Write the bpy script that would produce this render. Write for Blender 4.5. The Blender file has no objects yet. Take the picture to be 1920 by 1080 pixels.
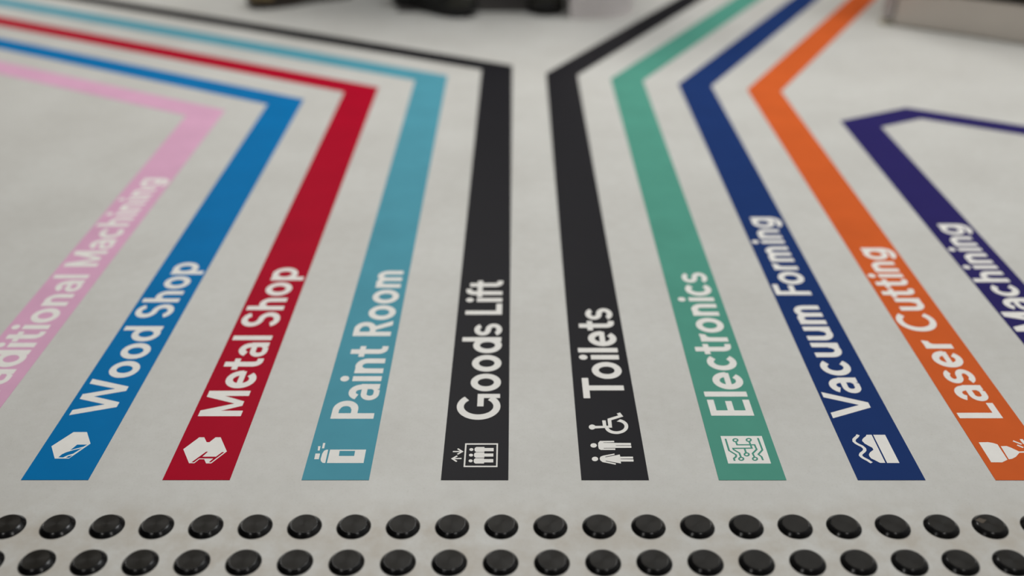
import bpy, bmesh, math, random
from mathutils import Vector, Matrix, noise

sc = bpy.context.scene
col = sc.collection
R = math.radians
random.seed(4)

# ---------------------------------------------------------------- camera
F_PX, PITCH, ROLL, YAW, CAM_H = 1860.1, R(29.537), R(-0.160), R(-0.2605), 0.7099
cam_d = bpy.data.cameras.new('camera')
cam = bpy.data.objects.new('camera', cam_d); col.objects.link(cam)
cam_d.sensor_width = 36.0
cam_d.lens = F_PX * 36.0 / 1920.0
fh = Vector((math.sin(YAW), math.cos(YAW), 0)); r0 = Vector((math.cos(YAW), -math.sin(YAW), 0)); up = Vector((0, 0, 1))
fwd = fh * math.cos(PITCH) - up * math.sin(PITCH)
down = -(fh * math.sin(PITCH) + up * math.cos(PITCH))
ax = r0 * math.cos(ROLL) - down * math.sin(ROLL)
ay = r0 * math.sin(ROLL) + down * math.cos(ROLL)
m3 = Matrix((ax, -ay, -fwd)).transposed()
cam.matrix_world = Matrix.Translation((0, 0, CAM_H)) @ m3.to_4x4()
cam_d.clip_start = 0.01
cam_d.dof.use_dof = True
cam_d.dof.focus_distance = 1.115
cam_d.dof.aperture_fstop = 1.75
sc.camera = cam

# ---------------------------------------------------------------- world, lights, exposure
sc.view_settings.view_transform = 'Standard'
sc.view_settings.look = 'None'
sc.view_settings.exposure = -0.235
sc.view_settings.gamma = 1.0
world = bpy.data.worlds.new('world'); sc.world = world; world.use_nodes = True
def build_world():
    # dim room behind the viewer, bright hall ahead and to the right, light from above
    nt = world.node_tree; bg = nt.nodes['Background']
    tc = nt.nodes.new('ShaderNodeTexCoord')
    dt = nt.nodes.new('ShaderNodeVectorMath'); dt.operation = 'DOT_PRODUCT'
    dt.inputs[1].default_value = Vector((0.38, 0.55, 0.74)).normalized()
    nt.links.new(tc.outputs['Generated'], dt.inputs[0])
    rp = nt.nodes.new('ShaderNodeValToRGB'); e = rp.color_ramp.elements
    e[0].position = 0.0; e[0].color = (0.03, 0.028, 0.026, 1)
    e[1].position = 1.0; e[1].color = (0.50, 0.50, 0.49, 1)
    m = e.new(0.42); m.color = (0.09, 0.085, 0.078, 1)
    m = e.new(0.75); m.color = (0.28, 0.275, 0.265, 1)
    nt.links.new(dt.outputs['Value'], rp.inputs[0])
    nt.links.new(rp.outputs[0], bg.inputs[0]); bg.inputs[1].default_value = 1.0
build_world()

def area(name, loc, target, sx, sy, power, colour):
    d = bpy.data.lights.new(name, 'AREA'); d.shape = 'RECTANGLE'; d.size = sx; d.size_y = sy
    d.energy = power; d.color = colour
    o = bpy.data.objects.new(name, d); col.objects.link(o); o.location = loc
    o.rotation_euler = (Vector(target) - Vector(loc)).to_track_quat('-Z', 'Y').to_euler()
    return o
area('ceiling_light', (1.2, 2.3, 3.0), (1.2, 2.3, 0), 2.4, 1.3, 66, (0.975, 0.995, 1.0))
area('ceiling_light', (-0.75, 4.1, 3.0), (-0.75, 3.9, 0), 2.2, 0.9, 93, (1.0, 0.98, 0.94))
area('spot_lamp', (0.82, -0.40, 2.3), (0.0, 0.9, 0), 0.15, 0.15, 2.6, (1.0, 0.98, 0.95))
area('spot_lamp', (-1.25, -0.60, 2.3), (0.0, 0.9, 0), 0.15, 0.15, 2.8, (1.0, 0.98, 0.95))

# ---------------------------------------------------------------- materials
def lin(r, g, b):
    f = lambda c: (c / 255 / 12.92) if c / 255 <= 0.04045 else ((c / 255 + 0.055) / 1.055) ** 2.4
    return (f(r), f(g), f(b), 1)

def mat(name, colour, rough=0.5, metal=0.0, spec=0.5, var=0.0, scale=8.0, bump=0.0, bump_scale=200.0):
    m = bpy.data.materials.new(name); m.use_nodes = True
    nt = m.node_tree; b = nt.nodes['Principled BSDF']
    b.inputs['Base Color'].default_value = colour
    b.inputs['Roughness'].default_value = rough
    b.inputs['Metallic'].default_value = metal
    b.inputs['Specular IOR Level'].default_value = spec
    tc = nt.nodes.new('ShaderNodeTexCoord')
    if var > 0:
        n = nt.nodes.new('ShaderNodeTexNoise'); n.inputs['Scale'].default_value = scale; n.inputs['Detail'].default_value = 6
        nt.links.new(tc.outputs['Object'], n.inputs['Vector'])
        mr = nt.nodes.new('ShaderNodeMapRange'); mr.inputs[1].default_value = 0.3; mr.inputs[2].default_value = 0.7
        mr.inputs[3].default_value = 1 - var; mr.inputs[4].default_value = 1 + var
        nt.links.new(n.outputs['Fac'], mr.inputs[0])
        mx = nt.nodes.new('ShaderNodeVectorMath'); mx.operation = 'SCALE'
        mx.inputs[0].default_value = colour[:3]
        nt.links.new(mr.outputs[0], mx.inputs['Scale'])
        nt.links.new(mx.outputs[0], b.inputs['Base Color'])
    if bump > 0:
        n2 = nt.nodes.new('ShaderNodeTexNoise'); n2.inputs['Scale'].default_value = bump_scale; n2.inputs['Detail'].default_value = 3
        nt.links.new(tc.outputs['Object'], n2.inputs['Vector'])
        bp = nt.nodes.new('ShaderNodeBump'); bp.inputs['Strength'].default_value = bump; bp.inputs['Distance'].default_value = 0.001
        nt.links.new(n2.outputs['Fac'], bp.inputs['Height']); nt.links.new(bp.outputs[0], b.inputs['Normal'])
    return m

def floor_material():
    m = bpy.data.materials.new('floor_vinyl'); m.use_nodes = True
    nt = m.node_tree; b = nt.nodes['Principled BSDF']; L = nt.links
    b.inputs['Roughness'].default_value = 0.34
    b.inputs['Specular IOR Level'].default_value = 0.25
    tc = nt.nodes.new('ShaderNodeTexCoord')
    def nz(scale, detail, rough=0.6):
        n = nt.nodes.new('ShaderNodeTexNoise'); n.inputs['Scale'].default_value = scale
        n.inputs['Detail'].default_value = detail; n.inputs['Roughness'].default_value = rough
        L.new(tc.outputs['Object'], n.inputs['Vector']); return n
    def ramp(src, p0, c0, p1, c1):
        r = nt.nodes.new('ShaderNodeValToRGB'); e = r.color_ramp.elements
        e[0].position = p0; e[0].color = c0; e[1].position = p1; e[1].color = c1
        L.new(src, r.inputs[0]); return r
    def mix(fac, a, bb, blend='MIX'):
        x = nt.nodes.new('ShaderNodeMix'); x.data_type = 'RGBA'; x.blend_type = blend
        if isinstance(fac, float): x.inputs[0].default_value = fac
        else: L.new(fac, x.inputs[0])
        for s, i in ((a, 6), (bb, 7)):
            if isinstance(s, tuple): x.inputs[i].default_value = s
            else: L.new(s, x.inputs[i])
        return x.outputs[2]
    base = ramp(nz(5, 5).outputs['Fac'], 0.35, (0.595, 0.583, 0.547, 1), 0.65, (0.65, 0.642, 0.607, 1))
    fine = ramp(nz(55, 6, 0.7).outputs['Fac'], 0.3, (0.93, 0.925, 0.915, 1), 0.7, (1, 1, 1, 1))
    c = mix(1.0, base.outputs[0], fine.outputs[0], 'MULTIPLY')
    grit = ramp(nz(420, 2).outputs['Fac'], 0.25, (0.90, 0.89, 0.88, 1), 0.42, (1, 1, 1, 1))
    c = mix(1.0, c, grit.outputs[0], 'MULTIPLY')
    # faint grey scuffs
    sc_ = ramp(nz(17, 8, 0.75).outputs['Fac'], 0.62, (0, 0, 0, 1), 0.78, (0.55, 0.55, 0.55, 1))
    c = mix(sc_.outputs[0], c, (0.50, 0.49, 0.47, 1))
    # ingrained dirt along the studded strip
    sep = nt.nodes.new('ShaderNodeSeparateXYZ'); L.new(tc.outputs['Object'], sep.inputs[0])
    mr = nt.nodes.new('ShaderNodeMapRange'); mr.interpolation_type = 'SMOOTHSTEP'
    mr.inputs[1].default_value = 0.815; mr.inputs[2].default_value = 0.755; mr.inputs[3].default_value = 0; mr.inputs[4].default_value = 1
    L.new(sep.outputs['Y'], mr.inputs[0])
    dn = ramp(nz(26, 6, 0.65).outputs['Fac'], 0.36, (0, 0, 0, 1), 0.66, (0.75, 0.75, 0.75, 1))
    mu = nt.nodes.new('ShaderNodeMath'); mu.operation = 'MULTIPLY'
    L.new(mr.outputs[0], mu.inputs[0]); L.new(dn.outputs[0], mu.inputs[1])
    c = mix(mu.outputs[0], c, (0.47, 0.42, 0.35, 1))
    L.new(c, b.inputs['Base Color'])
    rr = nt.nodes.new('ShaderNodeMapRange'); rr.inputs[3].default_value = 0.38; rr.inputs[4].default_value = 0.5
    L.new(nz(9, 4).outputs['Fac'], rr.inputs[0]); L.new(rr.outputs[0], b.inputs['Roughness'])
    bp = nt.nodes.new('ShaderNodeBump'); bp.inputs['Strength'].default_value = 0.06; bp.inputs['Distance'].default_value = 0.001
    L.new(nz(350, 3).outputs['Fac'], bp.inputs['Height']); L.new(bp.outputs[0], b.inputs['Normal'])
    return m

M_FLOOR = floor_material()
VINYL = {}
for k, c in {'pink': (221, 170, 198), 'blue': (0, 114, 176), 'red': (174, 0, 38), 'sky': (82, 154, 172), 'black': (24, 23, 28),
             'green': (84, 153, 135), 'navy': (28, 54, 108), 'orange': (210, 96, 44), 'purple': (44, 38, 96)}.items():
    VINYL[k] = mat(k + '_vinyl', lin(*c), rough=0.5, spec=0.035, var=0.05, scale=14)
VINYL['black'].node_tree.nodes['Principled BSDF'].inputs['Specular IOR Level'].default_value = 0.09
M_WHITE = mat('white_vinyl', lin(238, 235, 229), rough=0.5, spec=0.15, var=0.03, scale=60)
M_RIM = mat('black_polymer', (0.0022, 0.0022, 0.0027, 1), rough=0.21, spec=0.5, var=0.15, scale=120)
M_TOP = mat('black_ridged_polymer', (0.0125, 0.0105, 0.0075, 1), rough=0.42, spec=0.13, var=0.2, scale=120)
M_SCUFF = mat('brown_scuff', (0.055, 0.036, 0.016, 1), rough=0.6, var=0.3, scale=300)
M_LEATHER = mat('black_leather', (0.012, 0.012, 0.011, 1), rough=0.5, var=0.2, scale=40, bump=0.2)
M_RUBBER = mat('black_rubber', (0.010, 0.010, 0.010, 1), rough=0.6)
M_OLIVE = mat('dark_olive_rubber', (0.035, 0.034, 0.026, 1), rough=0.5)
M_TAN = mat('tan_leather', (0.30, 0.22, 0.10, 1), rough=0.45, var=0.15, scale=40)
M_BROWN = mat('dark_brown_leather', (0.035, 0.024, 0.018, 1), rough=0.5, var=0.2, scale=40)
M_STEEL = mat('warm_grey_steel', (0.72, 0.66, 0.60, 1), rough=0.38, metal=0.35, var=0.06, scale=3)
M_POST = mat('pale_steel', (0.52, 0.49, 0.48, 1), rough=0.35, metal=0.3, var=0.04, scale=9)
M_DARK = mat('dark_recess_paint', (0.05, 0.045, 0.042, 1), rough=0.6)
M_FOOT = mat('beige_plastic', (0.40, 0.36, 0.28, 1), rough=0.5, var=0.1, scale=60)
M_PANEL = mat('pale_lilac_laminate', (0.88, 0.82, 0.82, 1), rough=0.5, var=0.03, scale=5)
M_SHEET = mat('charcoal_sheet', (0.085, 0.078, 0.073, 1), rough=0.5)
M_BODY = mat('grey_brown_laminate', (0.10, 0.095, 0.085, 1), rough=0.5, var=0.04, scale=5)
M_SHADE_BOX = mat('shade_box_brown', (0.045, 0.036, 0.026, 1), rough=0.5, var=0.15, scale=6)
M_WALL = mat('wall_paint', (0.16, 0.155, 0.145, 1), rough=0.8, var=0.05, scale=1.5)

# ---------------------------------------------------------------- helpers
def link(name, me, parent=None, loc=None):
    o = bpy.data.objects.new(name, me); col.objects.link(o)
    if parent: o.parent = parent
    if loc: o.location = loc
    return o
def tag(o, label=None, cat=None, group=None, kind=None):
    for k, v in (('label', label), ('category', cat), ('group', group), ('kind', kind)):
        if v: o[k] = v
    return o
def empty(name, loc, rz=0.0):
    o = bpy.data.objects.new(name, None); col.objects.link(o); o.location = loc; o.rotation_euler = (0, 0, rz)
    o.empty_display_size = 0.05
    return o
def to_mesh(name, bm, mats, smooth=False):
    me = bpy.data.meshes.new(name); bm.normal_update(); bm.to_mesh(me); bm.free()
    for m in (mats if isinstance(mats, (list, tuple)) else [mats]): me.materials.append(m)
    if smooth:
        for p in me.polygons: p.use_smooth = True
    return me
def box_bm(bm, x0, x1, y0, y1, z0, z1, bev=0.0):
    r = bmesh.ops.create_cube(bm, size=1.0)
    for v in r['verts']:
        v.co = Vector(((x0 + x1) / 2 + v.co.x * (x1 - x0), (y0 + y1) / 2 + v.co.y * (y1 - y0), (z0 + z1) / 2 + v.co.z * (z1 - z0)))
    if bev:
        es = {e for v in r['verts'] for e in v.link_edges}
        bmesh.ops.bevel(bm, geom=list(es), offset=bev, segments=2, affect='EDGES')
def box(name, x0, x1, y0, y1, z0, z1, m, parent=None, bev=0.0):
    bm = bmesh.new(); box_bm(bm, x0, x1, y0, y1, z0, z1, bev)
    return link(name, to_mesh(name, bm, m), parent)
def flat_poly(bm, pts, z, mi=0):
    vs = [bm.verts.new((x, y, z)) for x, y in pts]
    f = bm.faces.new(vs)
    f.normal_update()
    if f.normal.z < 0: f.normal_flip()
    f.material_index = mi
    if len(pts) > 4: bmesh.ops.triangulate(bm, faces=[f], ngon_method='EAR_CLIP')
def line_poly(pts, w):
    """outline of a mitred open polyline of width w"""
    n = len(pts); P = [Vector(p) for p in pts]; lft = []; rgt = []
    for i in range(n):
        a = (P[i] - P[i - 1]).normalized() if i > 0 else None
        b = (P[i + 1] - P[i]).normalized() if i < n - 1 else None
        if a is None: d = b; k = 1
        elif b is None: d = a; k = 1
        else:
            d = (a + b)
            d = d.normalized() if d.length > 1e-6 else a
            k = 1 / max(0.45, d.dot(a))
        nrm = Vector((-d.y, d.x)) * (w / 2 * k)
        lft.append(P[i] + nrm); rgt.append(P[i] - nrm)
    return lft, rgt
def line_bm(bm, pts, w, z, mi=0):
    l, r = line_poly(pts, w)
    for i in range(len(pts) - 1):
        flat_poly(bm, [l[i], l[i + 1], r[i + 1], r[i]], z, mi)

# ---------------------------------------------------------------- the floor and the wall behind
bm = bmesh.new(); box_bm(bm, -5, 5, -2.0, 5.0, -0.05, 0.0)
tag(link('floor', to_mesh('floor', bm, M_FLOOR)), 'pale grey smooth vinyl floor with faint scuffs', kind='structure')
bm = bmesh.new(); box_bm(bm, -5, 5, 5.0, 5.1, 0.0, 2.8)
tag(link('wall_back', to_mesh('wall_back', bm, M_WALL)), 'plain wall far behind the floor lines', kind='structure')

# ---------------------------------------------------------------- lettering: stroke-built geometric alphabet, cap height 1
T = 0.192; TH = 0.172; XH = 0.71
def ring(cx, cy, rx, ry, a0, a1, t=T, th=None, n=22):
    """band between the outer ellipse and an inner one; t thick at the sides, th thick at top and bottom"""
    th = TH if th is None else th
    out = []
    for i in range(n + 1):
        a = R(a0 + (a1 - a0) * i / n)
        out.append(((cx + rx * math.cos(a), cy + ry * math.sin(a)), (cx + (rx - t) * math.cos(a), cy + (ry - th) * math.sin(a))))
    return ('ring', out)
def rect(x0, y0, x1, y1): return ('poly', [(x0, y0), (x1, y0), (x1, y1), (x0, y1)])
def poly(*p): return ('poly', list(p))
def dot(cx, cy, r): return ('poly', [(cx + r * math.cos(R(i * 18)), cy + r * math.sin(R(i * 18))) for i in range(20)])
OB = (0.355, 0.355, 0.365)
def bowl(cx, rx=0.345): return ring(cx, 0.355, rx, 0.368, 0, 360, n=40)
def arch(x, w, foot=0.0): return [ring(x + w / 2, 0.72 - 0.30, w / 2, 0.30, 0, 180), rect(x + w - T, foot, x + w, 0.43)]
def s_shape(cx, rx, top, bot, t, th):
    r = ((top - bot) + th) / 4
    return [ring(cx, top - r, rx * 0.96, r, 22, 270, t, th), ring(cx, bot + r, rx, r, 90, -158, t, th)]
G = {
 'T': (0.84, [rect(0.02, 0.84, 0.82, 1), rect(0.42 - T / 2, 0, 0.42 + T / 2, 0.90)]),
 'W': (1.40, [poly((0, 1), (0.19, 1), (0.405, 0.30), (0.30, 0)), poly((0.30, 0), (0.48, 0), (0.80, 1), (0.61, 1)), poly((0.61, 1), (0.79, 1), (1.09, 0), (0.92, 0)), poly((0.92, 0), (1.09, 0), (1.40, 1), (1.21, 1))]),
 'V': (0.96, [poly((0, 1), (0.195, 1), (0.57, 0), (0.385, 0)), poly((0.385, 0), (0.57, 0), (0.96, 1), (0.765, 1))]),
 'M': (1.06, [rect(0.08, 0, 0.08 + T, 1), rect(0.81, 0, 0.81 + T, 1), poly((0.08, 1), (0.28, 1), (0.60, 0.06), (0.45, 0.06)), poly((0.46, 0.06), (0.61, 0.06), (0.98, 1), (0.78, 1))]),
 'S': (0.76, s_shape(0.37, 0.345, 1.015, -0.015, T, 0.162)),
 'P': (0.74, [rect(0.08, 0, 0.08 + T, 1), rect(0.2, 0.845, 0.42, 1), rect(0.2, 0.40, 0.42, 0.555), ring(0.41, 0.70, 0.31, 0.30, -90, 90)]),
 'R': (0.78, [rect(0.08, 0, 0.08 + T, 1), rect(0.2, 0.845, 0.42, 1), rect(0.2, 0.42, 0.42, 0.575), ring(0.41, 0.71, 0.31, 0.29, -90, 90), poly((0.34, 0.45), (0.53, 0.45), (0.77, 0), (0.57, 0))]),
 'G': (1.06, [ring(0.53, 0.5, 0.49, 0.515, 42, 322, T, 0.165, 34), rect(0.53, 0.385, 1.00, 0.535), rect(0.845, 0.0, 1.00, 0.42)]),
 'C': (0.97, [ring(0.53, 0.5, 0.49, 0.515, 42, 318, T, 0.165, 34)]),
 'L': (0.66, [rect(0.08, 0, 0.08 + T, 1), rect(0.2, 0, 0.63, 0.16)]),
 'E': (0.72, [rect(0.08, 0, 0.08 + T, 1), rect(0.2, 0, 0.67, 0.158), rect(0.2, 0.842, 0.67, 1), rect(0.2, 0.425, 0.62, 0.578)]),
 'F': (0.67, [rect(0.08, 0, 0.08 + T, 1), rect(0.2, 0.842, 0.64, 1), rect(0.2, 0.41, 0.59, 0.565)]),
 'o': (0.79, [ring(0.395, 0.355, 0.35, 0.37, 0, 360, n=44)]),
 'd': (0.80, [ring(0.385, 0.355, 0.345, 0.37, 0, 360, n=44), rect(0.56, 0, 0.56 + T, 1.02)]),
 'p': (0.80, [ring(0.415, 0.355, 0.345, 0.37, 0, 360, n=44), rect(0.07, -0.23, 0.07 + T, 0.71)]),
 'g': (0.80, [ring(0.385, 0.365, 0.345, 0.36, 0, 360, n=44), rect(0.56, 0.02, 0.56 + T, 0.71), ring(0.385, 0.03, 0.347, 0.265, 0, -152)]),
 'n': (0.74, [rect(0.07, 0, 0.07 + T, 0.71)] + arch(0.07, 0.595)),
 'h': (0.74, [rect(0.07, 0, 0.07 + T, 1.02)] + arch(0.07, 0.595)),
 'm': (1.12, [rect(0.07, 0, 0.07 + T, 0.71)] + arch(0.07, 0.55) + arch(0.07 + 0.55 - T, 0.55)),
 'u': (0.74, [rect(0.50, 0, 0.50 + T, 0.71), ring(0.37, 0.29, 0.30, 0.30, 180, 360), rect(0.07, 0.28, 0.07 + T, 0.71)]),
 'r': (0.47, [rect(0.07, 0, 0.07 + T, 0.71), ring(0.07 + 0.30, 0.42, 0.30, 0.30, 78, 180)]),
 'i': (0.31, [rect(0.07, 0, 0.07 + T, 0.71), dot(0.07 + T / 2, 0.905, 0.108)]),
 'l': (0.31, [rect(0.07, 0, 0.07 + T, 1.02)]),
 't': (0.49, [rect(0.125, 0.20, 0.125 + T, 0.93), rect(0.0, 0.565, 0.45, 0.71), ring(0.345, 0.215, 0.22, 0.228, 180, 270, n=10), rect(0.34, -0.013, 0.45, 0.142)]),
 'f': (0.46, [rect(0.125, 0, 0.125 + T, 0.80), rect(0.0, 0.565, 0.43, 0.71), ring(0.345, 0.80, 0.22, 0.225, 90, 180, n=10), rect(0.34, 0.87, 0.44, 1.025)]),
 'e': (0.77, [ring(0.385, 0.355, 0.345, 0.37, 0, 318, n=38), rect(0.16, 0.285, 0.70, 0.425)]),
 'c': (0.73, [ring(0.385, 0.355, 0.345, 0.37, 42, 318, n=34)]),
 's': (0.63, s_shape(0.305, 0.285, 0.722, -0.013, 0.165, 0.148)),
 'a': (0.69, [rect(0.455, 0, 0.455 + T, 0.45), ring(0.34, 0.435, 0.287, 0.29, 0, 158), ring(0.275, 0.205, 0.235, 0.22, 90, 270, 0.165, 0.14), rect(0.27, 0.285, 0.50, 0.425), rect(0.27, -0.015, 0.42, 0.125), poly((0.40, -0.012), (0.50, 0.10), (0.50, 0.22), (0.40, 0.125))]),
}
KERN = {'To': -0.10, 'Va': -0.08, 'Pa': -0.04, 'Fo': -0.07, 'Tr': -0.08, 'ra': -0.03, 'ro': -0.03, 'tt': 0.02, 'ft': -0.02, 'La': 0.0}
def text_polys(s):
    x = 0.0; out = []; prev = ''; word = 0
    for ch in s:
        if ch == ' ':
            x += 0.33; prev = ''; word += 1; continue
        adv, parts = G[ch]
        x += KERN.get(prev + ch, 0.0)
        for j, (k, p) in enumerate(parts):
            if k == 'poly': out.append((word, j, [(px + x, py) for px, py in p]))
            else:
                for (a, b), (c, d) in zip(p[:-1], p[1:]):
                    out.append((word, j, [(a[0] + x, a[1]), (c[0] + x, c[1]), (d[0] + x, d[1]), (b[0] + x, b[1])]))
        x += adv; prev = ch
    xs = [p[0] for _, _, pp in out for p in pp]
    return out, min(xs), max(xs)

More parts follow.
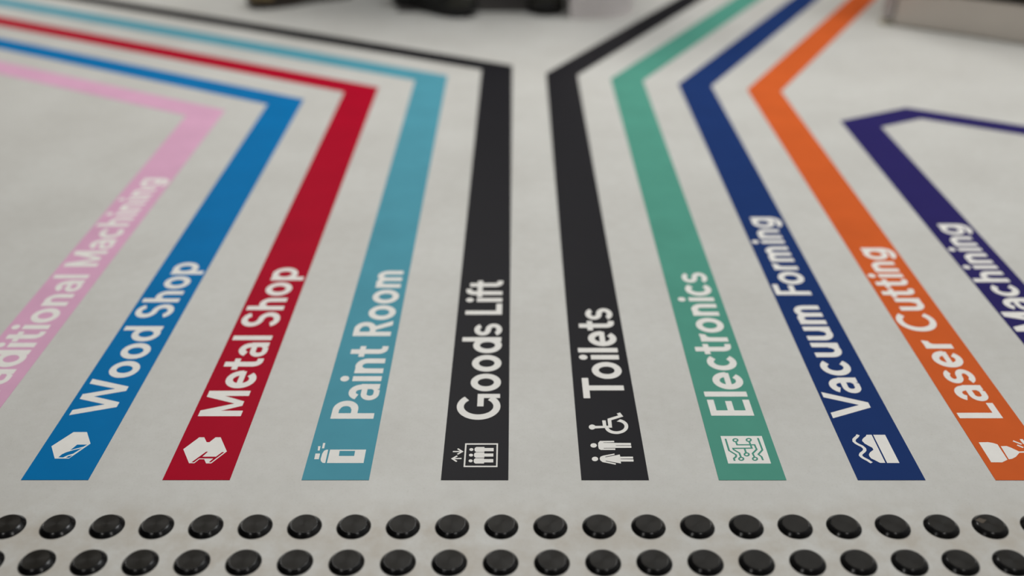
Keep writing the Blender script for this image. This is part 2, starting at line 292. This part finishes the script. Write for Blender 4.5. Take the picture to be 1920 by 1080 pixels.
# ---------------------------------------------------------------- floor strips
ICONS = {"wood": [["W", [[-26.8, 57.7], [-11.7, 83.6], [3.8, 83.6], [15.8, 62.4], [1.5, 35.9], [-14.3, 35.9]]], ["C", [[1.3, 60.6], [12.6, 60.6], [9.8, 56.6], [3.5, 53.9], [-2.6, 50.6]]], ["C", [[-11.1, 38.1], [-9.1, 43.5], [-6.0, 46.7], [0.5, 50.5], [9.2, 54.3], [3.1, 44.6], [-1.9, 41.8], [-5.8, 37.9]]], ["C", [[-2.3, 37.3], [-0.8, 39.9], [3.4, 41.6], [1.3, 37.3]]]], "metal": [["W", [[-29.1, 52.4], [-16.9, 73.9], [-11.2, 73.9], [-6.1, 65.0], [-2.9, 65.0], [1.8, 73.9], [7.6, 73.9], [21.2, 48.4], [9.1, 27.6], [3.5, 27.6], [-0.7, 34.8], [-6.0, 34.8], [-9.7, 27.9], [-15.6, 27.9]]], ["C", [[-13.4, 29.4], [-2.0, 48.0], [0.1, 48.0], [-3.9, 39.2], [11.3, 39.2], [16.2, 47.2], [18.7, 47.2], [8.3, 29.5], [6.0, 29.5], [9.1, 36.1], [-6.7, 36.1], [-10.5, 29.4]]]], "paint": [["W", [[-13.9, 51.7], [26.7, 51.7], [26.9, 28.3], [-13.7, 28.3]]], ["C", [[-2.8, 49.4], [14.6, 49.4], [14.8, 40.5], [-2.3, 40.5]]], ["W", [[-16.0, 51.7], [-15.5, 28.3], [-18.5, 28.6], [-20.9, 31.6], [-21.8, 35.3], [-21.6, 44.8], [-20.3, 49.6], [-18.1, 51.5]]], ["W", [[-29.2, 44.8], [-24.0, 44.8], [-23.8, 34.8], [-28.9, 34.8]]], ["W", [[-28.4, 57.8], [-25.6, 57.8], [-25.5, 50.0], [-27.6, 50.0]]], ["W", [[-23.8, 63.5], [-21.2, 63.5], [-21.0, 53.9], [-23.5, 53.9]]]], "lift": [["W", [[-13.0, 63.0], [24.4, 63.0], [22.7, 60.5], [-11.2, 60.4]]], ["W", [[24.4, 63.0], [24.4, 21.4], [22.8, 23.7], [22.7, 60.5]]], ["W", [[24.4, 21.4], [-13.0, 21.4], [-11.3, 23.7], [22.8, 23.7]]], ["W", [[-13.0, 21.4], [-13.0, 63.0], [-11.2, 60.4], [-11.3, 23.7]]], ["W", [[-3.2, 51.8], [-3.3, 50.8], [-3.8, 50.0], [-4.5, 49.4], [-5.4, 49.2], [-6.3, 49.4], [-7.1, 50.0], [-7.6, 50.8], [-7.8, 51.8], [-7.7, 52.8], [-7.2, 53.7], [-6.5, 54.2], [-5.6, 54.4], [-4.7, 54.2], [-3.9, 53.7], [-3.4, 52.8]]], ["W", [[9.1, 56.4], [9.2, 54.6], [19.5, 54.6], [19.7, 48.8], [9.3, 48.8], [9.4, 47.4], [0.2, 47.4], [-1.5, 49.1], [-2.1, 51.9], [-1.7, 54.6], [-0.1, 56.4]]], ["W", [[-3.2, 42.0], [-3.4, 41.0], [-3.8, 40.1], [-4.6, 39.6], [-5.4, 39.4], [-6.3, 39.6], [-7.1, 40.1], [-7.6, 41.0], [-7.9, 42.0], [-7.7, 42.9], [-7.3, 43.8], [-6.5, 44.3], [-5.6, 44.5], [-4.8, 44.3], [-4.0, 43.8], [-3.4, 42.9]]], ["W", [[9.2, 46.7], [9.3, 44.8], [19.4, 44.8], [19.5, 39.4], [9.4, 39.4], [9.5, 37.4], [-0.0, 37.4], [-1.7, 39.1], [-2.3, 42.0], [-2.0, 45.0], [-0.4, 46.7]]], ["W", [[-3.3, 32.1], [-3.4, 31.1], [-3.9, 30.3], [-4.6, 29.7], [-5.5, 29.5], [-6.4, 29.7], [-7.1, 30.3], [-7.7, 31.1], [-7.9, 32.1], [-7.7, 33.0], [-7.3, 33.8], [-6.6, 34.4], [-5.7, 34.6], [-4.8, 34.4], [-4.0, 33.8], [-3.5, 33.0]]], ["W", [[9.2, 36.5], [9.2, 35.1], [19.5, 35.1], [19.6, 29.3], [9.4, 29.3], [9.4, 27.4], [-0.1, 27.4], [-1.7, 29.1], [-2.3, 31.9], [-1.9, 34.8], [-0.4, 36.5]]], ["L2.0", [[-26.2, 48.2], [-15.9, 48.2]]], ["L2.0", [[-21.0, 53.3], [-15.6, 48.2], [-20.8, 43.4]]], ["L2.0", [[-25.9, 35.8], [-15.9, 36.1]]], ["L2.0", [[-20.8, 40.7], [-26.2, 35.8], [-20.9, 30.8]]]], "toilet": [["W0", [[-14.7, 93.1], [-15.1, 91.3], [-16.1, 89.7], [-17.4, 88.7], [-19.0, 88.3], [-20.5, 88.7], [-21.7, 89.7], [-22.4, 91.3], [-22.6, 93.1], [-22.2, 94.9], [-21.2, 96.5], [-19.9, 97.5], [-18.3, 97.9], [-16.8, 97.5], [-15.6, 96.5], [-14.9, 94.9]]], ["W0", [[-15.5, 95.2], [-6.0, 95.2], [-6.1, 105.7], [-2.0, 105.7], [-1.9, 95.5], [0.3, 95.5], [0.4, 108.9], [13.9, 115.4], [12.2, 119.1], [16.2, 121.0], [19.4, 113.3], [4.6, 106.1], [4.5, 92.0], [-15.8, 90.4]]], ["W0", [[15.1, 107.9], [17.0, 107.1], [18.6, 106.0], [20.1, 104.6], [21.3, 103.0], [22.3, 101.2], [23.0, 99.3], [23.4, 97.2], [23.4, 95.1], [23.2, 93.0], [22.7, 90.9], [21.9, 88.9], [20.8, 87.0], [19.5, 85.3], [17.9, 83.7], [16.2, 82.4], [14.3, 81.4], [12.4, 80.7], [10.3, 80.2], [8.3, 80.0], [6.3, 80.2], [4.4, 80.7], [2.5, 81.4], [0.9, 82.5], [-0.6, 83.8], [-1.9, 85.3], [-2.9, 87.1], [-3.6, 89.0], [-4.1, 91.0], [0.2, 92.1], [0.5, 90.7], [1.1, 89.4], [1.9, 88.2], [2.8, 87.2], [4.0, 86.4], [5.3, 85.7], [6.6, 85.3], [8.1, 85.0], [9.6, 85.0], [11.1, 85.3], [12.6, 85.7], [13.9, 86.4], [15.2, 87.3], [16.4, 88.3], [17.3, 89.5], [18.1, 90.8], [18.7, 92.3], [19.0, 93.7], [19.1, 95.2], [19.0, 96.6], [18.6, 98.0], [18.0, 99.3], [17.2, 100.5], [16.2, 101.5], [15.0, 102.3], [13.7, 102.9], [12.2, 103.3], [10.8, 103.5]]], ["W1", [[-15.6, 59.2], [-16.0, 57.7], [-16.9, 56.4], [-18.1, 55.6], [-19.5, 55.3], [-20.9, 55.6], [-22.0, 56.4], [-22.7, 57.7], [-22.9, 59.2], [-22.5, 60.8], [-21.6, 62.1], [-20.4, 62.9], [-19.0, 63.2], [-17.6, 62.9], [-16.5, 62.1], [-15.8, 60.8]]], ["W1", [[-13.7, 63.9], [-11.5, 67.3], [4.5, 67.5], [4.7, 64.9], [-7.9, 64.6], [-8.0, 63.9], [23.3, 63.6], [23.1, 59.5], [5.9, 59.5], [5.9, 58.7], [23.3, 58.6], [23.1, 54.9], [-8.3, 54.7], [-8.3, 53.9], [4.8, 53.9], [4.5, 51.1], [-11.5, 51.1], [-13.8, 53.0], [-14.3, 57.9]]], ["W2", [[-15.9, 35.4], [-16.2, 33.9], [-17.1, 32.6], [-18.3, 31.8], [-19.7, 31.5], [-21.0, 31.8], [-22.1, 32.6], [-22.8, 33.9], [-22.9, 35.4], [-22.6, 36.8], [-21.7, 38.1], [-20.5, 38.9], [-19.1, 39.2], [-17.8, 38.9], [-16.7, 38.1], [-16.0, 36.8]]], ["W2", [[-14.1, 36.4], [-13.0, 39.3], [-9.7, 41.2], [3.0, 44.8], [3.0, 42.6], [-7.6, 39.2], [-7.5, 38.2], [8.8, 43.1], [9.1, 39.3], [23.2, 39.4], [23.1, 35.9], [9.0, 35.8], [9.0, 34.9], [23.2, 34.7], [23.1, 30.9], [8.8, 30.9], [8.9, 27.5], [-7.5, 32.3], [-8.0, 31.4], [3.2, 27.7], [2.8, 25.5], [-11.4, 30.0], [-13.8, 33.2]]]], "elec": [["W", [[-21.1, 76.3], [26.2, 76.3], [26.0, 27.5], [-21.3, 27.5]]], ["D2.1", [[-16.3, 71.3], [-16.2, 50.1], [-9.8, 42.5], [-10.4, 39.2], [-13.4, 36.3], [-13.3, 32.1]]], ["D2.1", [[-5.5, 66.2], [-5.1, 60.3], [14.6, 60.3], [15.2, 52.0], [9.2, 44.9], [10.0, 38.2]]], ["D2.1", [[9.7, 66.7], [10.3, 54.3], [-10.9, 53.9], [-10.7, 51.6], [-5.5, 45.8], [-5.1, 38.2]]], ["D2.1", [[1.9, 53.5], [2.1, 45.8]]], ["D2.1", [[20.9, 72.6], [21.5, 51.1], [15.3, 43.4], [18.0, 39.2], [18.3, 33.3]]], ["D1.9", [[-2.8, 68.6], [-3.3, 67.5], [-4.2, 66.6], [-5.4, 66.0], [-6.5, 66.0], [-7.5, 66.6], [-8.0, 67.5], [-8.0, 68.6], [-7.6, 69.8], [-6.7, 70.7], [-5.5, 71.2], [-4.4, 71.2], [-3.4, 70.7], [-2.9, 69.8], [-2.8, 68.6]]], ["D1.9", [[12.4, 69.1], [11.9, 68.0], [11.0, 67.0], [9.9, 66.5], [8.7, 66.5], [7.8, 67.0], [7.2, 68.0], [7.2, 69.1], [7.7, 70.3], [8.6, 71.2], [9.8, 71.7], [10.9, 71.7], [11.9, 71.2], [12.4, 70.3], [12.4, 69.1]]], ["D1.9", [[4.8, 43.2], [4.3, 42.1], [3.4, 41.2], [2.3, 40.7], [1.2, 40.7], [0.2, 41.2], [-0.3, 42.1], [-0.3, 43.2], [0.2, 44.4], [1.0, 45.3], [2.2, 45.7], [3.3, 45.8], [4.2, 45.3], [4.8, 44.4], [4.8, 43.2]]], ["D1.9", [[-2.8, 35.6], [-3.3, 34.5], [-4.2, 33.6], [-5.3, 33.1], [-6.4, 33.1], [-7.3, 33.6], [-7.9, 34.5], [-7.9, 35.6], [-7.4, 36.7], [-6.5, 37.6], [-5.4, 38.1], [-4.3, 38.1], [-3.4, 37.6], [-2.9, 36.7], [-2.8, 35.6]]], ["D1.9", [[12.4, 35.6], [12.0, 34.5], [11.1, 33.6], [10.0, 33.1], [8.8, 33.1], [7.9, 33.6], [7.4, 34.5], [7.4, 35.6], [7.9, 36.7], [8.7, 37.6], [9.9, 38.1], [11.0, 38.1], [11.9, 37.6], [12.4, 36.7], [12.4, 35.6]]]], "vac": [["W", [[4.5, 78.6], [18.2, 78.6], [17.9, 28.5], [4.3, 28.5]]], ["W", [[-3.2, 78.6], [2.8, 78.6], [2.4, 28.7], [-3.5, 28.7], [-6.9, 32.4], [-10.9, 36.4], [-11.8, 40.4], [-11.1, 43.7], [-9.0, 46.8], [-3.7, 51.5], [-3.7, 55.2], [-6.2, 57.8], [-10.1, 62.6], [-11.5, 67.4], [-10.5, 70.1], [-8.3, 72.8], [-4.7, 75.8]]], ["L3.6", [[-12.8, 78.6], [-14.6, 75.6], [-17.5, 72.8], [-20.0, 70.1], [-21.0, 66.4], [-19.9, 63.5], [-17.5, 60.5], [-14.6, 57.8], [-13.0, 54.1], [-13.5, 51.0], [-15.5, 48.3], [-19.6, 44.7], [-21.2, 41.6], [-20.6, 39.0], [-18.8, 36.4], [-15.8, 33.4], [-12.8, 28.7]]]], "laser": [["W", [[-28.6, 64.8], [-17.9, 65.2], [-12.7, 63.6], [-8.8, 61.0], [-9.0, 34.2], [-17.1, 29.6], [-29.0, 29.8]]], ["W", [[-6.5, 57.9], [0.2, 58.2], [4.0, 55.2], [9.8, 48.8], [9.4, 46.2], [2.4, 39.2], [-3.0, 35.9], [-7.4, 34.8]]], ["W", [[9.6, 48.5], [25.9, 49.3], [25.5, 46.8], [9.0, 46.2]]], ["L2.4", [[11.5, 67.5], [18.6, 61.3]]], ["L2.4", [[12.9, 60.0], [17.8, 55.4]]], ["L3.6", [[22.0, 70.6], [22.5, 61.9]]], ["L3.0", [[24.1, 55.0], [34.8, 64.2]]], ["L2.6", [[21.2, 43.7], [26.2, 35.9]]]]}
STRIP_Z = 0.0004; W_STRIP = 0.073; END_Y = 0.831; CAP = 0.0508
def intersect(p, d, q, e):
    den = d[0] * e[1] - d[1] * e[0]
    t = ((q[0] - p[0]) * e[1] - (q[1] - p[1]) * e[0]) / den
    return (p[0] + d[0] * t, p[1] + d[1] * t)
def offset_path(x_edge_outer, x_edge_inner, y_outer, arms, side):
    """outline of a strip that runs along +Y and then bends; arms = [(angle, outer length, width)]"""
    outer = [(x_edge_outer, END_Y), (x_edge_outer, y_outer)]
    inner = [(x_edge_inner, END_Y)]
    pi, di = (x_edge_inner, END_Y), (0.0, 1.0)
    for ang, ln, w in arms:
        d = (math.cos(R(ang)), math.sin(R(ang)))
        nrm = (d[1] * side, -d[0] * side)          # towards the inner side of the bend
        o = outer[-1]
        q = (o[0] + nrm[0] * w, o[1] + nrm[1] * w)
        inner.append(intersect(pi, di, q, d))
        outer.append((o[0] + d[0] * ln, o[1] + d[1] * ln))
        pi, di = q, d
    o = outer[-1]
    inner.append((o[0] + nrm[0] * w, o[1] + nrm[1] * w))
    return outer + inner[::-1]
def build_strip(key, cx, y_outer, arms, side, text, y0, y1, baseline, icon, label, icon_parts=None, name='wayfinding_strip'):
    xo, xi = (cx + W_STRIP / 2, cx - W_STRIP / 2) if side < 0 else (cx - W_STRIP / 2, cx + W_STRIP / 2)
    pts = offset_path(xo, xi, y_outer, arms, side)
    pts = [(x - cx, y - END_Y) for x, y in pts]
    bm = bmesh.new(); flat_poly(bm, pts, 0.0)
    ex = bmesh.ops.extrude_face_region(bm, geom=list(bm.faces))
    for v in [g for g in ex['geom'] if isinstance(g, bmesh.types.BMVert)]: v.co.z = STRIP_Z
    bmesh.ops.recalc_face_normals(bm, faces=list(bm.faces))
    o = link(name, to_mesh(name, bm, VINYL[key]), loc=(cx, END_Y, 0.0))
    tag(o, label, 'floor strip', 'coloured wayfinding strips on the floor')
    # lettering, read from the bottom upwards: text x -> +Y, text up -> -X
    P, a, b = text_polys(text)
    s = (y1 - y0) / (b - a)
    for wi, wd in enumerate(text.split()):
        bm = bmesh.new()
        for w_, j, p in P:
            if w_ == wi:
                flat_poly(bm, [(baseline - cx - py * CAP, y0 - END_Y + (px - a) * s) for px, py in p], STRIP_Z + 0.00006 + j * 4e-6)
        tx = link('lettering', to_mesh('lettering', bm, M_WHITE), o); tx['label'] = 'white lettering reading ' + wd
    if icon:
        groups = {}
        for k, p in ICONS[icon]:
            g = 0
            if k[0] == 'W' and len(k) > 1: g = int(k[1])
            groups.setdefault(g, []).append((k, p))
        for g, its in sorted(groups.items()):
            bm = bmesh.new()
            for j, (k, p) in enumerate(its):
                q = [(x / 1000, y / 1000) for x, y in p]
                z = STRIP_Z + 0.00006 + j * 3e-6
                if k[0] == 'W': flat_poly(bm, q, z)
                elif k[0] == 'C': flat_poly(bm, q, z + 0.00003, 1)
                elif k[0] == 'L': line_bm(bm, q, float(k[1:]) / 1000, z)
                elif k[0] == 'D': line_bm(bm, q, float(k[1:]) / 1000, z + 0.00003, 1)
            nm = icon_parts[g] if icon_parts else 'pictogram'
            ip = link(nm, to_mesh(nm, bm, [M_WHITE, VINYL[key]]), o)
            ip['label'] = 'white ' + nm.replace('_', ' ')
    return o

LA, LW = 151.0, 0.064
RA, RW = 60.7, 0.070
build_strip('pink', -0.6545, 2.020, [(LA, 1.9, LW)], -1, 'Traditional Machining', 0.941, 1.655, -0.634, None,
            'pink floor strip reading Traditional Machining, at the far left, bending left')
build_strip('blue', -0.5000, 2.090, [(LA, 1.9, LW)], -1, 'Wood Shop', 0.947, 1.331, -0.4788, 'wood',
            'bright blue floor strip reading Wood Shop with a timber block pictogram, bending left')
build_strip('red', -0.3465, 2.172, [(LA, 1.9, LW)], -1, 'Metal Shop', 0.945, 1.314, -0.3255, 'metal',
            'red floor strip reading Metal Shop with a steel beam pictogram, bending left')
build_strip('sky', -0.1957, 2.256, [(LA, 1.9, LW)], -1, 'Paint Room', 0.940, 1.304, -0.1680, 'paint',
            'light turquoise floor strip reading Paint Room with a spray can pictogram')
build_strip('black', -0.0448, 2.336, [(LA, 1.9, LW)], -1, 'Goods Lift', 0.938, 1.2735, -0.0194, 'lift',
            'black floor strip reading Goods Lift with a lift pictogram, bending left')
build_strip('black', 0.1072, 2.273, [(RA, 1.9, RW)], 1, 'Toilets', 0.981, 1.194, 0.1328, 'toilet',
            'black floor strip reading Toilets with people and wheelchair pictograms, bending right',
            ['wheelchair_pictogram', 'man_pictogram', 'woman_pictogram'])
build_strip('green', 0.2557, 2.232, [(RA, 1.9, RW)], 1, 'Electronics', 0.946, 1.298, 0.2815, 'elec',
            'sea green floor strip reading Electronics with a circuit board pictogram')
build_strip('navy', 0.4057, 2.192, [(RA, 1.9, RW)], 1, 'Vacuum Forming', 0.941, 1.489, 0.4238, 'vac',
            'navy blue floor strip reading Vacuum Forming with a wavy mould pictogram')
build_strip('orange', 0.5542, 2.153, [(RA, 1.9, RW)], 1, 'Laser Cutting', 0.941, 1.378, 0.5727, 'laser',
            'orange floor strip reading Laser Cutting with a nozzle pictogram, bending right')
build_strip('purple', 0.7050, 1.950, [(26.5, 0.182, 0.064), (-29.0, 1.9, 0.056)], 1, 'Machining', 1.133, 1.463, 0.7235, None,
            'dark purple floor strip reading Machining at the far right, bending twice')

# ---------------------------------------------------------------- tactile studs
def revolve(bm, prof, n=48):
    rings = []
    for r, z in prof:
        if r < 1e-6: rings.append([bm.verts.new((0, 0, z))])
        else: rings.append([bm.verts.new((r * math.cos(2 * math.pi * i / n), r * math.sin(2 * math.pi * i / n), z)) for i in range(n)])
    for a, b in zip(rings[:-1], rings[1:]):
        for i in range(n):
            j = (i + 1) % n
            if len(b) == 1: bm.faces.new((a[i], a[j], b[0]))
            elif len(a) == 1: bm.faces.new((a[0], b[j], b[i]))
            else: bm.faces.new((a[i], a[j], b[j], b[i]))
mm = 0.001
bm = bmesh.new()
revolve(bm, [(17.5 * mm, 0.0), (17.6 * mm, 0.4 * mm), (17.4 * mm, 0.9 * mm), (16.9 * mm, 1.4 * mm), (15.3 * mm, 3.0 * mm), (13.9 * mm, 4.25 * mm), (13.35 * mm, 4.6 * mm)])
revolve(bm, [(13.35 * mm, 4.6 * mm), (12.9 * mm, 4.62 * mm), (12.85 * mm, 4.2 * mm)])
RIM = to_mesh('stud_body', bm, M_RIM, True)
bm = bmesh.new(); prof = [(12.9 * mm, 4.3 * mm), (12.88 * mm, 4.62 * mm)]
r = 12.6
while r > 0.9:
    prof += [(r * mm, 4.64 * mm), ((r - 0.35) * mm, 4.62 * mm), ((r - 0.6) * mm, 4.51 * mm), ((r - 0.9) * mm, 4.53 * mm)]; r -= 1.15
prof += [(0.4 * mm, 4.50 * mm), (0, 4.47 * mm)]
revolve(bm, prof)
TOPM = to_mesh('ridged_top', bm, M_TOP, True)
NUM = ['first', 'second', 'third', 'fourth', 'fifth', 'sixth', 'seventh', 'eighth', 'ninth', 'tenth', 'eleventh', 'twelfth', 'thirteenth',
       'fourteenth', 'fifteenth', 'sixteenth', 'seventeenth', 'eighteenth', 'nineteenth', 'twentieth', 'twenty-first', 'twenty-second']
STRIPS = [(-0.6545, 'pink'), (-0.5, 'blue'), (-0.3465, 'red'), (-0.1957, 'turquoise'), (-0.0448, 'Goods Lift'), (0.1072, 'Toilets'), (0.2557, 'green'), (0.4057, 'navy'), (0.5542, 'orange')]
def where(x):
    for c, n in STRIPS:
        if abs(x - c) < 0.030: return 'below %s strip' % n
        if abs(x - c) <= 0.046: return 'below %s edge of %s strip' % ('left' if x < c else 'right', n)
    l = [n for c, n in STRIPS if c < x]; rr = [n for c, n in STRIPS if c > x]
    if l and rr: return 'below gap between %s and %s' % (l[-1], rr[0])
    return 'at the far side'
proto = None
for row, y, i0, i1 in (('far', 0.7593, -10, 11), ('near', 0.7093, -10, 10)):
    for n, i in enumerate(range(i0, i1 + 1)):
        x = (-15.05 + 50.015 * i - 0.0315 * i * i) * mm
        if proto is None:
            s = link('tactile_stud', RIM); top_o = link('ridged_top', TOPM, s); proto = (s, top_o)
        else:
            s = proto[0].copy(); col.objects.link(s); t2 = proto[1].copy(); col.objects.link(t2); t2.parent = s
        s.location = (x, y + 0.0002 * i * 0.15, 0.0); s.rotation_euler = (0, 0, random.uniform(0, 6.28))
        tag(s, 'black stud %s from left in %s row, %s' % (NUM[n], row, where(x)), 'floor stud', 'black tactile studs in two rows')
        if row == 'far' and i == 10:
            s.rotation_euler = (0, 0, 0)
            s['label'] = 'black round stud with a brown scuff on top, in far row below orange strip'
            bm = bmesh.new()
            flat_poly(bm, [(-0.0085 + 0.0052 * (1 + 0.25 * math.sin(3 * a)) * math.cos(a), 0.0042 + 0.0030 * (1 + 0.3 * math.cos(4 * a)) * math.sin(a)) for a in [k * 2 * math.pi / 20 for k in range(20)]], 4.72 * mm)
            sm = link('scuff_mark', to_mesh('scuff_mark', bm, M_SCUFF), s); sm['label'] = 'brown scuff'

# ---------------------------------------------------------------- shoes at the back
def outline(t, L, w):
    """half width of a shoe along t = 0 (heel) .. 1 (toe)"""
    pts = [(0.0, 0.45), (0.04, 0.68), (0.12, 0.76), (0.3, 0.72), (0.45, 0.76), (0.62, 0.96), (0.74, 1.0), (0.86, 0.92), (0.95, 0.66), (1.0, 0.34)]
    for (a, b), (c, d) in zip(pts[:-1], pts[1:]):
        if a <= t <= c: return (b + (d - b) * (t - a) / (c - a)) * w / 2
    return 0.34 * w / 2
def make_shoe(loc, rz, L, w, m_upper, m_sole, m_cap, label):
    root = empty('shoe', loc, rz)            # toe points along +Y of the root, heel at the origin
    tag(root, label, 'shoe', 'shoes at the back of the floor')
    ts = [i / 24 for i in range(25)]
    bm = bmesh.new(); lo = []; hi = []
    for sgn in (1, -1):
        for t in (ts if sgn == 1 else ts[::-1]):
            x = sgn * outline(t, L, w) * 1.04
            spring = 0.010 * max(0, (t - 0.8) / 0.2) ** 2
            archz = 0.006 * max(0, 1 - abs(t - 0.38) / 0.10)
            lo.append(bm.verts.new((x, t * L, max(spring, archz)))); hi.append(bm.verts.new((x, t * L, 0.026 + spring)))
    n = len(lo)
    for i in range(n): bm.faces.new((lo[i], lo[(i + 1) % n], hi[(i + 1) % n], hi[i]))
    bm.faces.new(lo[::-1]); bm.faces.new(hi)
    bmesh.ops.recalc_face_normals(bm, faces=list(bm.faces))
    link('sole', to_mesh('sole', bm, m_sole), root)
    def loft(name, t0, t1, m, grow):
        bm = bmesh.new(); rings = []
        for k in range(17):
            t = t0 + (t1 - t0) * k / 16
            hw = outline(t, L, w) + grow
            h = 0.105 if t < 0.35 else (0.105 - 0.05 * (t - 0.35) / 0.35 if t < 0.7 else 0.055 - 0.022 * ((t - 0.7) / 0.3) ** 2)
            if t > 0.93: h *= 1 - 2.2 * (t - 0.93)
            ring_ = []
            for a in range(13):
                th = math.pi * a / 12
                c, s_ = math.cos(th), math.sin(th)
                ring_.append(bm.verts.new((hw * (abs(c) ** 0.75) * (1 if c > 0 else -1) * (1 - 0.25 * s_ * (t < 0.4)), t * L, 0.024 + (h + grow) * abs(s_) ** 0.8)))
            rings.append(ring_)
        for a, b in zip(rings[:-1], rings[1:]):
            for i in range(12): bm.faces.new((a[i], a[i + 1], b[i + 1], b[i]))
            bm.faces.new((a[12], a[0], b[0], b[12]))
        bm.faces.new(rings[0][::-1]); bm.faces.new(rings[-1])
        bmesh.ops.recalc_face_normals(bm, faces=list(bm.faces))
        return link(name, to_mesh(name, bm, m, True), root)
    loft('upper', 0.015, 0.985, m_upper, 0.0)
    loft('toe_cap', 0.80, 0.992, m_cap, 0.002)
    for k in range(4):
        t = 0.46 + 0.055 * k
        h = 0.024 + 0.105 - 0.05 * (t - 0.35) / 0.35
        bm = bmesh.new(); box_bm(bm, -0.02, 0.02, t * L - 0.003, t * L + 0.003, h - 0.004, h + 0.004, 0.001)
        link('lace', to_mesh('lace', bm, m_sole), root)
    return root
def shoe_between(heel, toe, w, zz, *a):
    d = Vector(toe) - Vector(heel)
    return make_shoe((heel[0], heel[1], zz), math.atan2(-d.x, d.y), d.length, w, *a)
shoe_between((-0.345, 2.955), (-0.115, 2.795), 0.095, 0.0042, M_LEATHER, M_RUBBER, M_OLIVE, 'black shoe turned sideways, its toe towards the Goods Lift strip bend')
shoe_between((0.082, 3.085), (0.087, 2.800), 0.098, 0.0042, M_LEATHER, M_RUBBER, M_OLIVE, 'black shoe pointing at the viewer left of the pale pedestal')
shoe_between((-0.50, 3.055), (-0.775, 2.905), 0.098, 0.0, M_BROWN, M_BROWN, M_TAN, 'brown shoe with a tan toe behind the black line, leftmost of the shoes')

# ---------------------------------------------------------------- pale pedestal, dark sheet, added shade box behind the shoes
bm = bmesh.new()
pr = [(0.150, 2.772), (0.235, 2.772)]
pr += [(0.235 + 0.10 * math.sin(R(a)), 2.872 - 0.10 * math.cos(R(a))) for a in range(10, 91, 10)]
pr += [(0.335, 3.25), (0.150, 3.25)]
vs = [bm.verts.new((x - 0.24, y - 2.772, 0.0)) for x, y in pr]; fbot = bm.faces.new(vs)
ex = bmesh.ops.extrude_face_region(bm, geom=[fbot])
for v in [g for g in ex['geom'] if isinstance(g, bmesh.types.BMVert)]: v.co.z = 0.70
bmesh.ops.recalc_face_normals(bm, faces=list(bm.faces))
pd = empty('pedestal_cabinet', (0.24, 2.772, 0.0))
tag(pd, 'pale lilac grey pedestal with a rounded corner, right of the black shoes', 'cabinet')
link('body', to_mesh('body', bm, M_PANEL), pd)
box('worktop', -0.088, 0.10, -0.004, 0.482, 0.70, 0.725, M_BODY, pd, 0.003)
mt = empty('dark_sheet', (-0.10, 2.852, 0.0))  # flat dark sheet on the floor, between and behind the black shoes
tag(mt, 'flat dark charcoal sheet under the two black shoes', 'sheet')
box('sheet', -0.24, 0.242, 0.0, 0.62, 0.0, 0.004, M_SHEET, mt, 0.0015)
cp = empty('shade_box', (-0.45, 3.16, 0.0))  # unseen box, added to shade the floor and darken its reflection
tag(cp, 'unseen dark brown box behind the shoes, added to darken the floor', 'shade_box')
box('body', -0.34, 0.57, 0.0, 0.40, 0.03, 1.2, M_SHADE_BOX, cp, 0.004)
box('plinth', -0.29, 0.40, 0.03, 0.38, 0.0, 0.03, M_DARK, cp)

# ---------------------------------------------------------------- steel machine cabinet at the right
st = empty('cabinet', (0.993, 2.712, 0.0), R(-35.0))
tag(st, 'warm grey steel cabinet with a pale corner post, right of the orange strip', 'cabinet')
box('plinth', 0.035, 1.5, 0.004, 0.60, 0.003, 0.096, M_STEEL, st, 0.002)
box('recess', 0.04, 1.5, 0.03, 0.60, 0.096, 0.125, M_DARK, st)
box('body', 0.0, 1.5, -0.004, 0.62, 0.125, 0.85, M_STEEL, st, 0.004)
box('shade_slab', -0.13, 1.55, -0.02, 0.66, 0.40, 0.44, M_DARK, st, 0.003)  # unseen slab, added so its overhang shades the orange strip's far end
box('corner_post', 0.0, 0.030, 0.0, 0.030, 0.018, 0.125, M_POST, st, 0.003)
box('corner_post', 0.0, 0.030, 0.57, 0.60, 0.018, 0.125, M_POST, st, 0.003)
for yy in (0.015, 0.585):
    bm = bmesh.new(); revolve(bm, [(0, 0), (0.021, 0.0), (0.022, 0.004), (0.019, 0.010), (0.009, 0.012), (0.008, 0.02), (0, 0.02)], 24)
    bmesh.ops.translate(bm, verts=list(bm.verts), vec=(0.013, yy, 0))
    f = link('levelling_foot', to_mesh('levelling_foot', bm, M_FOOT, True), st); f['label'] = 'beige levelling foot'
